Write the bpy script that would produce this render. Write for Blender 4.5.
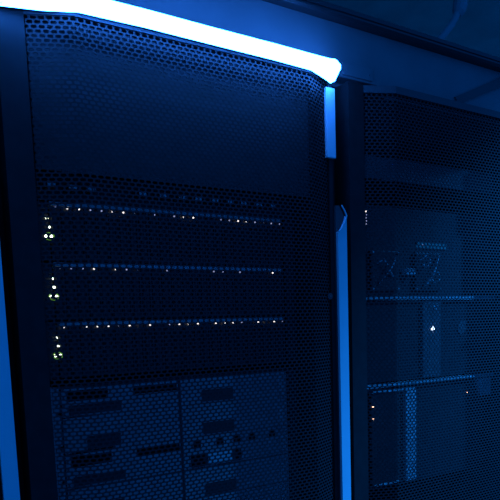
import bpy, bmesh, math, random
from mathutils import Matrix, Vector
random.seed(7)
S = bpy.context.scene
for o in list(bpy.data.objects): bpy.data.objects.remove(o, do_unlink=True)
COL = S.collection

# ------------------------------------------------------------------ camera
Z0 = 1.75                                   # height of the first LED row above the floor
Q = (0.10321611, -0.57094489, -0.06829054)  # axis-angle of the solved camera
CAM = Vector((-0.50638316, -0.97544731, Z0 - 0.19204243))
FPX, PX, PY = 632.312, 242.1255, 404.4144   # focal length and principal point, 500 px frame
def solved_rotation():
    a = Vector(Q); R = Matrix.Rotation(a.length, 3, a.normalized())
    return R @ Matrix(((1, 0, 0), (0, 0, -1), (0, 1, 0)))   # world -> (right, down, forward)
RC = solved_rotation()
cam = bpy.data.cameras.new('camera'); camo = bpy.data.objects.new('camera', cam); COL.objects.link(camo)
m = (RC.transposed() @ Matrix(((1, 0, 0), (0, -1, 0), (0, 0, -1)))).to_4x4(); m.translation = CAM
camo.matrix_world = m
cam.sensor_width = 36; cam.lens = FPX / 500 * 36
cam.shift_x = (250 - PX) / 500; cam.shift_y = (PY - 250) / 500
cam.clip_start = 0.02
S.camera = camo
def at(x, y, Y=0.0):
    """point of the plane at depth Y seen at pixel x, y"""
    d = RC.transposed() @ Vector(((x - PX) / FPX, (y - PY) / FPX, 1))
    return CAM + d * ((Y - CAM.y) / d.y)

# ------------------------------------------------------------------ world, exposure, fill light
W = bpy.data.worlds.new('room_glow'); S.world = W; W.use_nodes = True
W.node_tree.nodes['Background'].inputs[0].default_value = (0.002, 0.19, 1.0, 1)
W.node_tree.nodes['Background'].inputs[1].default_value = 0.50
def spot(name, loc, target, power, angle, blend, radius):
    L = bpy.data.lights.new(name, 'SPOT'); o = bpy.data.objects.new(name, L); COL.objects.link(o)
    L.color = (.01, .26, 1.0); L.energy = power; L.spot_size = math.radians(angle); L.spot_blend = blend; L.shadow_soft_size = radius
    o.location = loc; o.rotation_euler = (Vector(target) - Vector(loc)).to_track_quat('-Z', 'Y').to_euler()
spot('right_fill_spot', (2.0, -1.05, 2.75), (1.0, -.1, 1.25), 680, 46, 1.0, .06)  # added out-of-frame fill light that brightens the right cabinet
S.view_settings.view_transform = 'Standard'; S.view_settings.look = 'None'
S.view_settings.exposure = 0; S.view_settings.gamma = 1; S.view_settings.use_curve_mapping = False
LAMP = (0.022, 0.19, 1.0)                   # blue LED light
LAMP_POWER = 48.0

# ------------------------------------------------------------------ materials
def mat(name, col, rough=0.5, metal=0.0, var=0.0, scale=40, spec=0.5, bump=0.0):
    M = bpy.data.materials.new(name); M.use_nodes = True; nt = M.node_tree
    b = nt.nodes['Principled BSDF']
    b.inputs['Base Color'].default_value = (*col, 1); b.inputs['Roughness'].default_value = rough
    b.inputs['Metallic'].default_value = metal; b.inputs['Specular IOR Level'].default_value = spec
    if var or bump:
        tc = nt.nodes.new('ShaderNodeTexCoord'); n = nt.nodes.new('ShaderNodeTexNoise')
        n.inputs['Scale'].default_value = scale; n.inputs['Detail'].default_value = 4
        nt.links.new(tc.outputs['Object'], n.inputs['Vector'])
    if var:
        r = nt.nodes.new('ShaderNodeValToRGB')
        r.color_ramp.elements[0].position = .3; r.color_ramp.elements[1].position = .7
        r.color_ramp.elements[0].color = (*[c * (1 - var) for c in col], 1)
        r.color_ramp.elements[1].color = (*[min(1, c * (1 + var)) for c in col], 1)
        nt.links.new(n.outputs['Fac'], r.inputs['Fac']); nt.links.new(r.outputs['Color'], b.inputs['Base Color'])
    if bump:
        bp = nt.nodes.new('ShaderNodeBump'); bp.inputs['Strength'].default_value = bump; bp.inputs['Distance'].default_value = .001
        nt.links.new(n.outputs['Fac'], bp.inputs['Height']); nt.links.new(bp.outputs['Normal'], b.inputs['Normal'])
    return M
def emit(name, col, strength):
    M = bpy.data.materials.new(name); M.use_nodes = True; nt = M.node_tree
    b = nt.nodes['Principled BSDF']; b.inputs['Base Color'].default_value = (*col, 1)
    b.inputs['Emission Color'].default_value = (*col, 1); b.inputs['Emission Strength'].default_value = strength
    return M
M = dict(
    black=mat('black_powder_coat', (.017, .020, .020), .6, var=.15, scale=60, spec=.12, bump=.05),
    mesh=mat('perforated_black_steel', (.026, .026, .026), .6, var=.1, spec=.2),
    inside=mat('dark_cabinet_interior', (.012, .012, .014), .8, spec=.1),
    strip=mat('pale_painted_metal', (.70, .72, .74), .45, var=.03, scale=30, spec=.3),
    header=mat('grey_header_panel', (.15, .155, .16), .55, var=.08, scale=18, spec=.3),
    rail=mat('dark_grey_door_rail', (.075, .078, .08), .6, spec=.2),
    beam=mat('black_rail', (.016, .017, .018), .35, spec=.5),
    bracket=mat('dull_grey_bracket', (.20, .205, .21), .5, spec=.3),
    ceiling=mat('grey_ceiling_board', (.46, .62, .52), .8, var=.15, scale=6),
    floor=mat('grey_floor_tile', (.08, .08, .085), .5, var=.1, scale=5),
    wall=mat('grey_wall_paint', (.10, .105, .11), .7, var=.08, scale=5),
    cable=mat('grey_cable_jacket', (.17, .21, .22), .5),
    server=mat('dark_server_steel', (.035, .036, .04), .5, spec=.3),
    carrier=mat('charcoal_drive_carrier', (.05, .052, .056), .5, var=.1, spec=.3),
    lip=mat('brushed_steel_lip', (.52, .53, .54), .4, var=.2, scale=90, spec=.4),
    blade=mat('grey_blade_front', (.42, .425, .44), .5, var=.15, scale=70, spec=.3),
    bladeb=mat('mid_grey_blade_front', (.40, .405, .42), .5, var=.15, scale=70, spec=.3),
    slot=mat('black_opening', (.006, .006, .006), .8, spec=.05),
    tag=mat('white_label', (.75, .76, .78), .6),
    dull=mat('dull_tag', (.70, .71, .72), .6),
    teal=mat('green_label', (.10, .34, .28), .6),
    panel=mat('grey_blank_panel', (.13, .135, .14), .5, var=.08, spec=.3),
    steel=mat('zinc_screw', (.5, .5, .52), .35, metal=.6),
    column=mat('grey_plastic_column', (.15, .152, .16), .5, var=.2, scale=50),
    edge=mat('pale_steel_edge', (.6, .61, .63), .4, var=.35, scale=120),
    lamp=emit('blue_led_diffuser', LAMP, LAMP_POWER),
    led=emit('warm_white_led', (1, .90, .84), 1.35),
    led_dim=emit('dim_white_led', (.6, .65, 1), .40),
    led_green=emit('pale_green_led', (.93, 1, .72), 4.0),
    ring=emit('green_ring_led', (.25, .6, .05), .22),
    blank=mat('dark_grey_glow_catcher', (.085, .087, .09), .6, var=.08, spec=.2),
    led_blue=emit('blue_white_led', (.55, .75, 1), 6.0),
    led_orange=emit('orange_led', (1, .55, .35), 4.0),
)

# ------------------------------------------------------------------ geometry helpers
def box(bm, x0, x1, y0, y1, z0, z1, bev=0):
    vs = [bm.verts.new((x, y, z)) for x in (x0, x1) for y in (y0, y1) for z in (z0, z1)]
    fs = [bm.faces.new([vs[i] for i in f]) for f in ((0,1,3,2),(4,6,7,5),(0,4,5,1),(2,3,7,6),(0,2,6,4),(1,5,7,3))]
    if bev:
        es = list({e for f in fs for e in f.edges})
        bmesh.ops.bevel(bm, geom=es, offset=bev, segments=2, affect='EDGES', profile=.6)
def prism(bm, pts, z0, z1):
    """closed XY outline extruded in Z"""
    a = [bm.verts.new((x, y, z0)) for x, y in pts]; b = [bm.verts.new((x, y, z1)) for x, y in pts]
    n = len(pts)
    bm.faces.new(a[::-1]); bm.faces.new(b)
    for i in range(n): bm.faces.new((a[i], a[(i+1) % n], b[(i+1) % n], b[i]))
def plate(bm, pts, y0, y1):
    """closed XZ outline extruded in Y"""
    a = [bm.verts.new((x, y0, z)) for x, z in pts]; b = [bm.verts.new((x, y1, z)) for x, z in pts]
    n = len(pts)
    bm.faces.new(a); bm.faces.new(b[::-1])
    for i in range(n): bm.faces.new((a[(i+1) % n], a[i], b[i], b[(i+1) % n]))
def tube(bm, pts, rad, seg=10):
    pts = [Vector(p) for p in pts]; rings = []
    if not isinstance(rad, (list, tuple)): rad = [rad] * len(pts)
    for i, p in enumerate(pts):
        d = (pts[min(i+1, len(pts)-1)] - pts[max(i-1, 0)]).normalized()
        u = d.orthogonal().normalized() if i == 0 else (u - d * u.dot(d)).normalized()
        v = d.cross(u)
        rings.append([bm.verts.new(p + rad[i] * (math.cos(t) * u + math.sin(t) * v)) for t in [2*math.pi*k/seg for k in range(seg)]])
    for a, b in zip(rings, rings[1:]):
        for k in range(seg): bm.faces.new((a[k], a[(k+1) % seg], b[(k+1) % seg], b[k]))
    bm.faces.new(rings[0][::-1]); bm.faces.new(rings[-1])
def disc(bm, x, y0, y1, z, r, seg=10):
    plate(bm, [(x + r*math.cos(2*math.pi*k/seg), z + r*math.sin(2*math.pi*k/seg)) for k in range(seg)], y0, y1)
def finish(bm, name):
    bmesh.ops.recalc_face_normals(bm, faces=bm.faces)
    me = bpy.data.meshes.new(name); bm.to_mesh(me); bm.free(); return me
def obj(name, shape, material, parent=None, loc=(0, 0, 0)):
    """shape: a function drawing into a bmesh, or ready mesh data"""
    if callable(shape):
        bm = bmesh.new(); shape(bm); me = finish(bm, name)
    else: me = shape
    if material and not me.materials: me.materials.append(M[material])
    o = bpy.data.objects.new(name, me); COL.objects.link(o); o.location = loc
    if parent: o.parent = parent
    return o
def B(*a, **k): return lambda bm: box(bm, *a, **k)
def BS(*boxes):
    def f(bm):
        for b in boxes: box(bm, *b)
    return f
def tag(o, label, cat, group=None):
    o['label'] = label; o['category'] = cat
    if group: o['group'] = group
    return o
def thing(name, loc, label, cat, group=None):
    o = bpy.data.objects.new(name, None); COL.objects.link(o); o.location = loc; o.empty_display_size = .05
    return tag(o, label, cat, group)
def struct(name, shape, material):
    o = obj(name, shape, material); o['kind'] = 'structure'; return o
def copy_tree(o, parent=None):
    c = o.copy(); COL.objects.link(c); c.parent = parent
    for ch in [x for x in ALL if x.parent == o]: copy_tree(ch, c)
    return c

# ------------------------------------------------------------------ the room
struct('floor', B(-2.6, 5.0, -2.2, 1.6, -.03, 0), 'floor')
struct('ceiling', B(-2.6, 5.0, -.06, 1.6, 2.95, 2.99), 'ceiling')
struct('wall_back', B(-2.6, 5.0, 1.6, 1.64, 0, 2.95), 'wall')
# header panel above the cabinets with its black rail
HY = -.075
struct('trim_1', B(-1.6, 1.9, HY, HY + .012, 2.004, 2.093), 'header')
def rail(bm):
    y0, y1, z = HY - .020, HY + .03, 2.0935
    prof = [(y1, 0), (y0 + .004, 0), (y0, .004), (y0, .0065), (y0 + .002, .0075), (y0 + .002, .009), (y0, .010), (y0, .0165), (y0 + .003, .019), (y1, .019)]
    a = [bm.verts.new((-1.6, y, z + h)) for y, h in prof]; b = [bm.verts.new((1.9, y, z + h)) for y, h in prof]
    bm.faces.new(a); bm.faces.new(b[::-1])
    for i in range(len(prof)): bm.faces.new((a[i], b[i], b[(i+1) % len(prof)], a[(i+1) % len(prof)]))
struct('trim_2', rail, 'beam')

# ------------------------------------------------------------------ perforated door panel (one mesh, real holes)
DX, DE, DYM, DYE = .200, .260, -.116, -.090     # half widths and depths of the bowed door
MZ0, MZ1 = .055, 1.977
def perforated():
    fl = math.hypot(DE - DX, DYM - DYE); L = DX * 2 + fl * 2
    n = 52; a = L / n; rows = round((MZ1 - MZ0) / .0057); b = (MZ1 - MZ0) / rows
    def pos(s, d):                                     # arc length -> x, y ; d = thickness inwards
        if s < fl: t = s / fl; return (-DE + (DE - DX) * t, DYE + (DYM - DYE) * t + d)
        if s > L - fl: t = (L - s) / fl; return (DE - (DE - DX) * t, DYE + (DYM - DYE) * t + d)
        return (-DX + s - fl, DYM + d)
    out = [(-.5, -.5), (0, -.5), (.5, -.5), (.5, 0), (.5, .5), (0, .5), (-.5, .5), (-.5, 0)]
    inn = [(-.29, -.35), (0, -.37), (.29, -.35), (.41, 0), (.29, .35), (0, .37), (-.29, .35), (-.41, 0)]
    V, F = [], []
    for r in range(rows):
        zc = MZ0 + (r + .5) * b; odd = r % 2
        for c in range(n - odd):
            sc = (c + .5 + odd * .5) * a; k = len(V)
            for pts, d in ((out, 0), (inn, 0), (inn, .0012)):
                for u, v in pts:
                    x, y = pos(min(max(sc + u * a, 0), L), d); V.append((x, y, zc + v * b))
            for i in range(8):
                j = (i + 1) % 8
                F.append((k + i, k + j, k + 8 + j, k + 8 + i)); F.append((k + 8 + i, k + 8 + j, k + 16 + j, k + 16 + i))
    me = bpy.data.meshes.new('mesh_panel'); me.from_pydata(V, [], F); return me
PERF = perforated()

# ------------------------------------------------------------------ cabinet
def cabinet():
    c = thing('server_cabinet', (0, 0, 0), '', 'server cabinet', 'server cabinets standing in a row')
    T = 1.995
    for s in (-1, 1):
        obj('side_panel', B(min(s*.292, s*.2985), max(s*.292, s*.2985), -.052, 1.0, .03, T), 'inside', c)
        obj('front_post', B(min(s*.246, s*.2915), max(s*.246, s*.2915), -.052, -.012, .03, T, bev=.002), 'black', c)
        obj('mounting_rail', B(min(s*.2415, s*.2895), max(s*.2415, s*.2895), -.006, .02, .05, T - .03), 'inside', c)
        obj('rear_post', B(min(s*.25, s*.2915), max(s*.25, s*.2915), .95, .99, .03, T), 'inside', c)
    obj('top_panel', B(-.2985, .2985, -.052, 1.0, T, T + .008, bev=.002), 'header', c)
    obj('bottom_panel', B(-.2985, .2985, -.052, 1.0, .02, .03), 'inside', c)
    obj('back_panel', B(-.291, .291, .992, 1.0, .03, T), 'inside', c)
    for x in (-.25, .25):
        for y in (.02, .93):
            obj('foot', lambda bm, x=x, y=y: prism(bm, [(x + .025*math.cos(t), y + .025*math.sin(t)) for t in [k*math.pi/6 for k in range(12)]], 0, .0198), 'black', c)
    # door
    d = obj('door', BS((-.294, -.2575, -.094, -.058, .03, 1.99), (.2575, .266, -.094, -.058, .03, 1.99), (.266, .294, -.066, -.058, .03, 1.99)), 'black', c)
    bow = [(-.2575, -.0935), (-.2, -.1185), (.2, -.1185), (.2575, -.0935), (.2575, -.075), (.245, -.072), (.196, -.098), (-.196, -.098), (-.245, -.072), (-.2575, -.075)]
    obj('top_rail', lambda bm: prism(bm, bow, MZ1, 1.9895), 'rail', d)
    obj('bottom_rail', lambda bm: prism(bm, bow, .03, MZ0), 'black', d)
    p = obj('mesh_panel', PERF, 'mesh', d); p['kind'] = 'stuff'
    # right-hand edge: short upper strip, open finger recess, long lower handle strip
    u = obj('upper_edge_strip', B(.2485, .2685, -.101, -.0945, Z0 + .102, Z0 + .219, bev=.0012), 'strip', d); u['label'] = 'short pale metal strip on the door edge'
    zt = Z0 + .003; HX = .2888
    h = obj('handle_strip', lambda bm: plate(bm, [(.2680, .12), (HX, .12), (HX, zt + .002), (.2845, zt - .009), (.2765, zt - .022), (.2735, zt - .025), (.2680, zt - .027)], -.103, -.0975), 'strip', d)
    h['label'] = 'long pale metal handle strip with notched top'
    obj('handle_rim', lambda bm: tube(bm, [(.2690, -.1035, zt - .027), (.2735, -.1035, zt - .024), (.2765, -.1035, zt - .0205), (.2845, -.1035, zt - .0075), (HX - .0004, -.1035, zt + .002), (.2840, -.1035, zt + .010), (.2770, -.1035, zt + .019)], .0014, 6), 'strip', h)
    obj('handle_core', lambda bm: plate(bm, [(.2680, .12), (HX - .0005, .12), (HX - .0005, zt + .002), (.2765, zt + .020), (.2680, zt + .019)], -.0974, -.0662), 'rail', h)
    k = obj('lock', lambda bm: disc(bm, .2510, -.0985, -.0935, Z0 - .137, .006, 12), 'server', d)
    obj('keyhole', BS((.2490, .2530, -.0992, -.0984, Z0 - .1375, Z0 - .1365)), 'panel', k)
    return c
CAB = cabinet()
CAB['label'] = 'black mesh-door server cabinet in the middle, below the glowing blue-white light bar'
ALL = list(COL.objects)
c2 = copy_tree(CAB); c2.location.x = .6
c2['label'] = 'black mesh-door server cabinet at the right, beyond the long pale handle strip'
c3 = copy_tree(CAB); c3.location.x = -.6
c3['label'] = 'server cabinet cut off at the left edge, only its pale handle strip showing'

# ------------------------------------------------------------------ light bar across the top of the middle cabinet door
LB = thing('light_bar', (0, -.12, Z0 + .22), 'glowing blue-white light bar across the top of the middle cabinet', 'light')
def bar(bm, secs, depth):
    rs = []
    for x, y, zb, zt in secs:
        mid = (zb + zt) / 2; hz = (zt - zb) / 2
        ring = [(x, y + depth, zb), (x, y + depth * .25, zb), (x, y, mid - hz * .45), (x, y, mid + hz * .45), (x, y + depth * .25, zt), (x, y + depth, zt)]
        rs.append([bm.verts.new((px, py + .12, pz - .22)) for px, py, pz in ring])
    for a, b in zip(rs, rs[1:]):
        for k in range(6): bm.faces.new((a[k], a[(k+1) % 6], b[(k+1) % 6], b[k]))
    bm.faces.new(rs[0]); bm.faces.new(rs[-1][::-1])
SEC = [(-.318, -.1185, .222, .250), (-.24, -.131, .2255, .249), (-.195, -.1425, .2285, .248), (-.10, -.1445, .2290, .2475), (.0, -.145, .2280, .2465), (.12, -.145, .2275, .2465), (.195, -.1425, .227, .2470), (.235, -.131, .2235, .253), (.254, -.122, .2235, .259), (.262, -.1195, .235, .259), (.267, -.1185, .242, .256)]
obj('diffuser', lambda bm: bar(bm, SEC, .016), 'lamp', LB)
obj('housing', lambda bm: bar(bm, [(x, y + .0162, zb + .002, zt - .002) for x, y, zb, zt in SEC[:-1]], .006), 'black', LB)

# small grey plate beside the lamp end, on the header of the right cabinet
x0, x1 = .300, .383
pl = thing('bracket_plate', (.345, HY, Z0 + .258), 'small flat grey plate on the header beside the light bar end', 'bracket')
obj('plate', B(-.036, .037, -.0025, 0, 0, .021, bev=.0008), 'header', pl)
for x in (-.027, .030): obj('screw', lambda bm, x=x: disc(bm, x, -.0036, -.0025, .010, .0022, 8), 'header', pl)

# dark diagonal stripe drawn as a flat piece on the header, far right
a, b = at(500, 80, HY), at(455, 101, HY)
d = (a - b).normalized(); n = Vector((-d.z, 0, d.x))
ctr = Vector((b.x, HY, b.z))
def band2(bm):
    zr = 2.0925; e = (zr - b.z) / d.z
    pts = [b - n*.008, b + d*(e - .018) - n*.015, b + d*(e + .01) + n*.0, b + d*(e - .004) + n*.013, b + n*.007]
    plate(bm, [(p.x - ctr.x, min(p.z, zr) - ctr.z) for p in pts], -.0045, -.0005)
br = obj('diagonal_band', band2, 'rail', None, ctr)
tag(br, 'dark flat diagonal brace on the header panel above the right cabinet', 'band')

# ------------------------------------------------------------------ rack equipment
def unit(name, cx, zlo, label, cat, group=None):
    return thing(name, (cx, 0, Z0 + zlo), label, cat, group)
def chassis(t, zlo, zhi, depth=.62, w=.2185, material='server', y0=.004):
    h = zhi - zlo
    obj('chassis', B(-w, w, y0, depth, .0005, h - .0005), material, t)

# --- three drive shelves
CARR = None
def carrier_mesh():
    bm = bmesh.new()
    box(bm, -.0083, .0083, -.006, .004, -.0395, .0395)
    box(bm, -.0062, .0062, -.0095, -.006, -.036, -.030)       # latch foot
    box(bm, -.0062, -.0042, -.0095, -.006, -.030, .026)       # handle bow
    box(bm, .0042, .0062, -.0095, -.006, -.030, .026)
    box(bm, -.0062, .0062, -.0095, -.006, .026, .031)
    return finish(bm, 'drive_carrier')
CARR = carrier_mesh()
def led_mesh(r, name):
    bm = bmesh.new(); disc(bm, 0, -.0015, 0, 0, r, 8); return finish(bm, name)
LED_ON = led_mesh(.0014, 'activity_led'); LED_ON.materials.append(M['led'])
LED_DIM = led_mesh(.0013, 'activity_led'); LED_DIM.materials.append(M['led_dim'])
ST_LED = led_mesh(.0022, 'status_led'); ST_LED.materials.append(M['led_green'])
BRIGHT = [{1, 2, 5, 6, 12, 13, 18, 19}, {3, 5, 22}, {0, 2, 3, 4, 6, 7, 8, 11, 12, 13, 15, 16, 17, 20, 21, 22}]
DIM = [{0, 3, 4, 7, 9, 11, 16, 17, 20, 21, 22, 23}, {0, 1, 2, 6, 7, 10, 15, 16, 18}, {5, 10, 18, 23}]
WHICH = ('top', 'middle', 'bottom')
STAT = [(-.2195, -.016), (-.2175, -.029), (-.2225, -.0425), (-.2145, -.0425)]
for r in range(3):
    top = -r * .0889 + .0085; lo = top - .0875
    t = unit('drive_shelf', 0, lo, f'{WHICH[r]} of the three dark drive shelves with rows of white LEDs in the middle cabinet', 'drive shelf', 'drive shelves with LED rows')
    chassis(t, lo, top)
    obj('top_lip', B(-.2165, .2080, -.012, .004, .0816, .0872), 'lip', t)
    for s in (-1, 1):
        e = obj('mounting_ear', B(min(s*.2190, s*.2405), max(s*.2190, s*.2405), -.0095, -.0065, .001, .0865), 'server', t)
        if s < 0:
            for (x, z) in STAT: obj('status_led', ST_LED, None, e, (x - (.0015 if r == 0 else 0), -.0098, z + .079))
            def ring(bm):
                for k in range(12):
                    a0, a1 = 2*math.pi*k/12, 2*math.pi*(k+1)/12
                    plate(bm, [(-.2185 + q*math.cos(w)*1.3, .0365 + q*math.sin(w)) for q, w in ((.0050, a0), (.0060, a0), (.0060, a1), (.0050, a1))], -.0101, -.0096)
            obj('status_ring', ring, 'ring', e)
    for i in range(24):
        d = obj('drive_carrier', CARR, 'carrier', t, ((i - 11.5) * .018, 0, .0412))
        if i in BRIGHT[r]: obj('activity_led', LED_ON, None, d, (0, -.0097, .0378))
        elif i in DIM[r]: obj('activity_led', LED_DIM, None, d, (0, -.0097, .0378))

# --- slim patch panel with small pale tags above the drive shelves
t = unit('patch_panel', 0, .0105, 'slim dark patch panel with a row of small dull tags, above the top drive shelf', 'patch panel')
chassis(t, .0105, .053, .3)
obj('face_plate', B(-.2405, .2405, -.004, .0038, .0005, .042), 'server', t)
TX = [-.208, -.176, -.146, -.062, -.026, .009, .040, .073, .102, .131, .164, .195]
for x in TX:
    p = obj('port_latch', BS((-.0062, .0062, -.034, -.004, -.0032, .0032)), 'server', t, (x - .010 - .02 * (x + .2), 0, .0165))
    obj('tag', BS((-.0058, -.001, -.0350, -.034, -.0026, .0026), (.001, .0058, -.0350, -.034, -.0026, .0026)), 'dull', p)

# --- unseen panel added to catch the light bar's glow in the middle cabinet
t = unit('blank_panel', 0, .0420, 'large plain dark panel added behind the mesh to catch the light bar glow', 'panel')
obj('plate', B(-.2440, .2440, -.0560, -.0525, 0, .2020, bev=.001), 'blank', t)
for x in (-.238, .238): obj('side_flange', B(x - .002, x + .002, -.0525, -.0065, .0165, .1980), 'blank', t)

# --- blade enclosure: two columns of wide blades
ZB0, ZB1 = -.536, -.268
t = unit('blade_enclosure', 0, ZB0, 'grey blade enclosure with two columns of wide blades, below the drive shelves', 'server')
chassis(t, ZB0, ZB1, .7)
H = ZB1 - ZB0
for s in (-1, 1):
    e = obj('mounting_ear', B(min(s*.2195, s*.2405), max(s*.2195, s*.2405), -.006, -.002, .001, H - .001), 'blade' if s < 0 else 'server', t)
    for k in range(5): obj('ear_screw', lambda bm, k=k, s=s: disc(bm, s*.2215, -.008, -.006, H - .042 - k*.0545, .0032, 8), 'slot', e)
obj('top_edge', B(-.2185, .2185, -.006, .004, H - .003, H), 'server', t)
obj('centre_divider', B(-.0138, -.0108, -.007, .004, .001, H - .003), 'server', t)
RZ = [-.272, -.318, -.376, -.432, -.486, -.534]
def rel(z): return z - ZB0
for r in range(5):
    hi, lo = rel(RZ[r]) - .0012, rel(RZ[r+1]) + .0012
    # left column
    b = obj('blade', B(-.2165, -.0150, -.006, .004, lo, hi), 'blade', t)
    if r % 2 == 0:
        obj('vent_slot', B(-.2080, -.1415, -.0075, -.006, hi - .0195, hi - .003), 'slot', b)
        obj('vent_slot', B(-.0970, -.0180, -.0075, -.006, hi - .0165, hi - .004), 'slot', b)
        obj('ejector', B(-.2060, -.1200, -.0085, -.006, lo + .003, lo + .0175), 'server', b)
    else:
        obj('drive_bay', B(-.1800, -.1240, -.0080, -.006, lo + .004, lo + .024), 'server', b)
        obj('vent_slot', B(-.2060, -.1340, -.0075, -.006, lo - .0005, lo + .0028), 'slot', b)
    # right column
    b = obj('blade', B(-.0098, .2165, -.006, .004, lo, hi), 'bladeb', t)
    obj('drive_bay', B(.0310, .0950, -.0080, -.006, lo + .0025, lo + .0230), 'server', b)
    if r == 2:
        for x in (.017, .064, .100, .133, .179): obj('port', B(x - .007, x + .007, -.0075, -.006, hi - .018, hi - .006), 'slot', b)
        obj('handle_slot', B(.004, .108, -.0078, -.006, lo + .0020, lo + .0245), 'slot', b)
        g = obj('label_plate', B(.0370, .0860, -.0102, -.0080, lo + .0035, lo + .0225), 'tag', b); g['label'] = 'pale label plate'
    obj('latch', B(.196, .206, -.0085, -.006, lo + .008, lo + .036), 'lip', b)

# --- right cabinet equipment
X = .6
t = unit('blank_panel', X, .106, 'plain grey blank panel high in the right cabinet', 'panel')
obj('plate', B(-.2405, .2405, -.0045, -.001, 0, .0445, bev=.001), 'panel', t)
obj('stiffener', B(-.215, .215, -.001, .02, .004, .0405), 'panel', t)
for s in (-1, 1): obj('screw', lambda bm, s=s: disc(bm, s*.231, -.0065, -.0045, .022, .0035, 8), 'steel', t)

t = unit('power_unit', X, -.130, 'dark unit with two square cable modules and a green label in the right cabinet', 'power unit')
chassis(t, -.130, .056, .55, y0=.012)
obj('face_plate', B(-.2405, .2405, .004, .0118, .0005, .185), 'server', t)
for k, (xa, xb) in enumerate(((-.155, -.073), (-.023, .059))):
    mo = obj('cable_module', B(xa, xb, -.004, .004, .010, .093, bev=.002), 'server', t)
    for x in (xa + .004, xb - .004):
        for z in (.014, .089): obj('screw', lambda bm, x=x, z=z: disc(bm, x, -.0065, -.004, z, .0024, 8), 'steel', mo)
    cx = (xa + xb) / 2
    if k == 0: P = [(cx - .020, -.006, .024), (cx - .008, -.014, .040), (cx + .010, -.016, .062), (cx + .024, -.012, .082)]
    else: P = [(cx - .030, -.008, .076), (cx - .015, -.012, .086), (cx - .004, -.015, .074), (cx - .016, -.015, .060), (cx - .026, -.012, .066)]
    obj('lead', lambda bm: tube(bm, P, .0018, 6), 'dull', mo)
    if k:
        Pb = [(cx + .030, -.008, .086), (cx + .014, -.014, .062), (cx + .002, -.016, .042), (cx - .014, -.010, .022)]
        Pc = [(cx + .004, -.008, .050), (cx + .022, -.013, .050), (cx + .028, -.013, .036), (cx + .014, -.013, .028), (cx + .006, -.008, .034)]
        obj('lead', lambda bm: tube(bm, Pb, .0018, 6), 'dull', mo)
        obj('lead', lambda bm: tube(bm, Pc, .0018, 6), 'dull', mo)
    else:
        Pb = [(cx - .026, -.006, .066), (cx - .012, -.012, .074), (cx + .002, -.012, .058), (cx + .020, -.006, .040)]
        obj('lead', lambda bm: tube(bm, Pb, .0016, 6), 'dull', mo)
g = obj('connector', B(-.0600, -.0315, -.012, .004, .044, .058, bev=.002), 'dull', t)
obj('pin_row', BS(*[(-.058 + k*.0062, -.0545 + k*.0062, -.0135, -.012, .049, .056) for k in range(4)]), 'lip', g)
g = obj('green_label', B(-.0130, .0850, .0022, .004, .103, .117), 'teal', t); g['label'] = 'green label strip'
obj('power_led', LED_DIM, None, t, (.006, .0021, .110))
s = obj('indicator_strip', B(-.1685, -.1605, .000, .004, .140, .175), 'server', t)
obj('indicator_led', led_mesh(.0018, 'indicator_led'), 'led', s, (-.1645, -.0002, .170))
for k in range(4): obj('indicator_led', LED_DIM, None, s, (-.1645, -.0002, .163 - k*.006))

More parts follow.
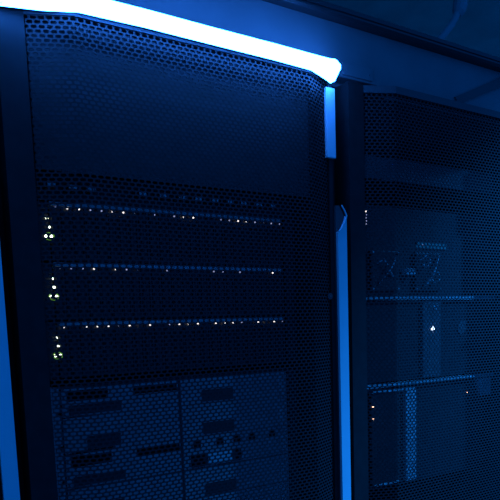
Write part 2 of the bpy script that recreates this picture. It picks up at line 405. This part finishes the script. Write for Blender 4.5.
t = unit('tall_appliance', X, -.3135, 'tall dark appliance with a bright white LED on its grey centre column, right cabinet', 'server')
chassis(t, -.3135, -.1325, .6)
obj('top_lip', B(-.2405, .2405, -.014, .004, .1735, .1805), 'lip', t)
obj('face_panel', B(-.2185, -.008, -.003, .004, .001, .173), 'server', t)
obj('face_panel', B(.054, .2185, -.003, .004, .001, .173), 'server', t)
co = obj('centre_column', B(-.0065, .0525, -.010, .004, .001, .173, bev=.002), 'column', t)
obj('power_led', led_mesh(.0042, 'power_led'), 'led_blue', co, (.025, -.0102, .1095))
obj('emblem', lambda bm: plate(bm, [(.028, .150), (.036, .150), (.042, .164), (.036, .164), (.033, .157), (.031, .162), (.027, .162)], -.0112, -.010), 'edge', co)
bz = obj('badge', lambda bm: plate(bm, [(.118, .100), (.132, .094), (.146, .104), (.146, .122), (.132, .126), (.120, .116)], -.005, -.003), 'panel', t)

t = unit('open_bay_server', X, -.545, 'large unit with a pale upright bar and two orange LEDs, low in the right cabinet', 'server')
ZL = -.545
chassis(t, ZL, -.3155, .65)
obj('top_lip', B(-.2405, .2405, -.014, .004, .2215, .2290), 'lip', t)
bay = obj('bay_door', B(-.1620, -.0665, -.006, .004, .008, .213), 'server', t)
obj('upright_bar', B(-.0660, -.0330, -.014, .004, .008, .216, bev=.0015), 'edge', t)
obj('bay_edge', B(-.1620, -.0665, -.009, .004, .2105, .2145), 'edge', bay)
obj('bay_edge', B(-.1560, -.0800, -.009, -.006, .0085, .0115), 'edge', bay)
obj('face_panel', B(-.0325, .180, -.002, .004, .001, .220), 'server', t)
for z in (-.364, -.390): obj('orange_led', led_mesh(.0020, 'orange_led'), 'led_orange', bay, (-.1575, -.0062, z - ZL))
obj('orange_led', led_mesh(.0011, 'orange_led'), 'led_orange', t, (.154, -.0022, -.358 - ZL))
obj('corner_plate', lambda bm: plate(bm, [(.186, .218), (.238, .218), (.238, .176), (.200, .176)], -.007, .004), 'dull', t)

# ------------------------------------------------------------------ cable hanging behind the rail, above the right cabinet
pts = [at(464, -40, .10), at(462, -12, .10), at(460, 4, .10), at(457, 14, .10), at(452, 24, .10), at(445, 33, .10), at(438, 42, .10), at(428, 52, .10), at(424, 75, .10)]
base = pts[-1]
c = thing('hanging_cable', base, 'grey cable with a thick plug hanging down behind the black rail, upper right', 'cable')
top = pts[0].copy(); top.z = 2.95; top.x += .02; top.y += .02
path = [top, (top + pts[0]) / 2 + Vector((.004, 0, 0))] + pts
obj('cord', lambda bm: tube(bm, [p - base for p in path[:3] + path[4:]], .0085, 10), 'cable', c)
pa, pb = pts[0], pts[3]
obj('plug', lambda bm: tube(bm, [at(463.5, -30, .10) - base, at(462.8, -24, .10) - base, at(460, 7, .10) - base, at(458.5, 12, .10) - base, at(457, 15, .10) - base], [.009, .0165, .017, .015, .0092], 12), 'cable', c)
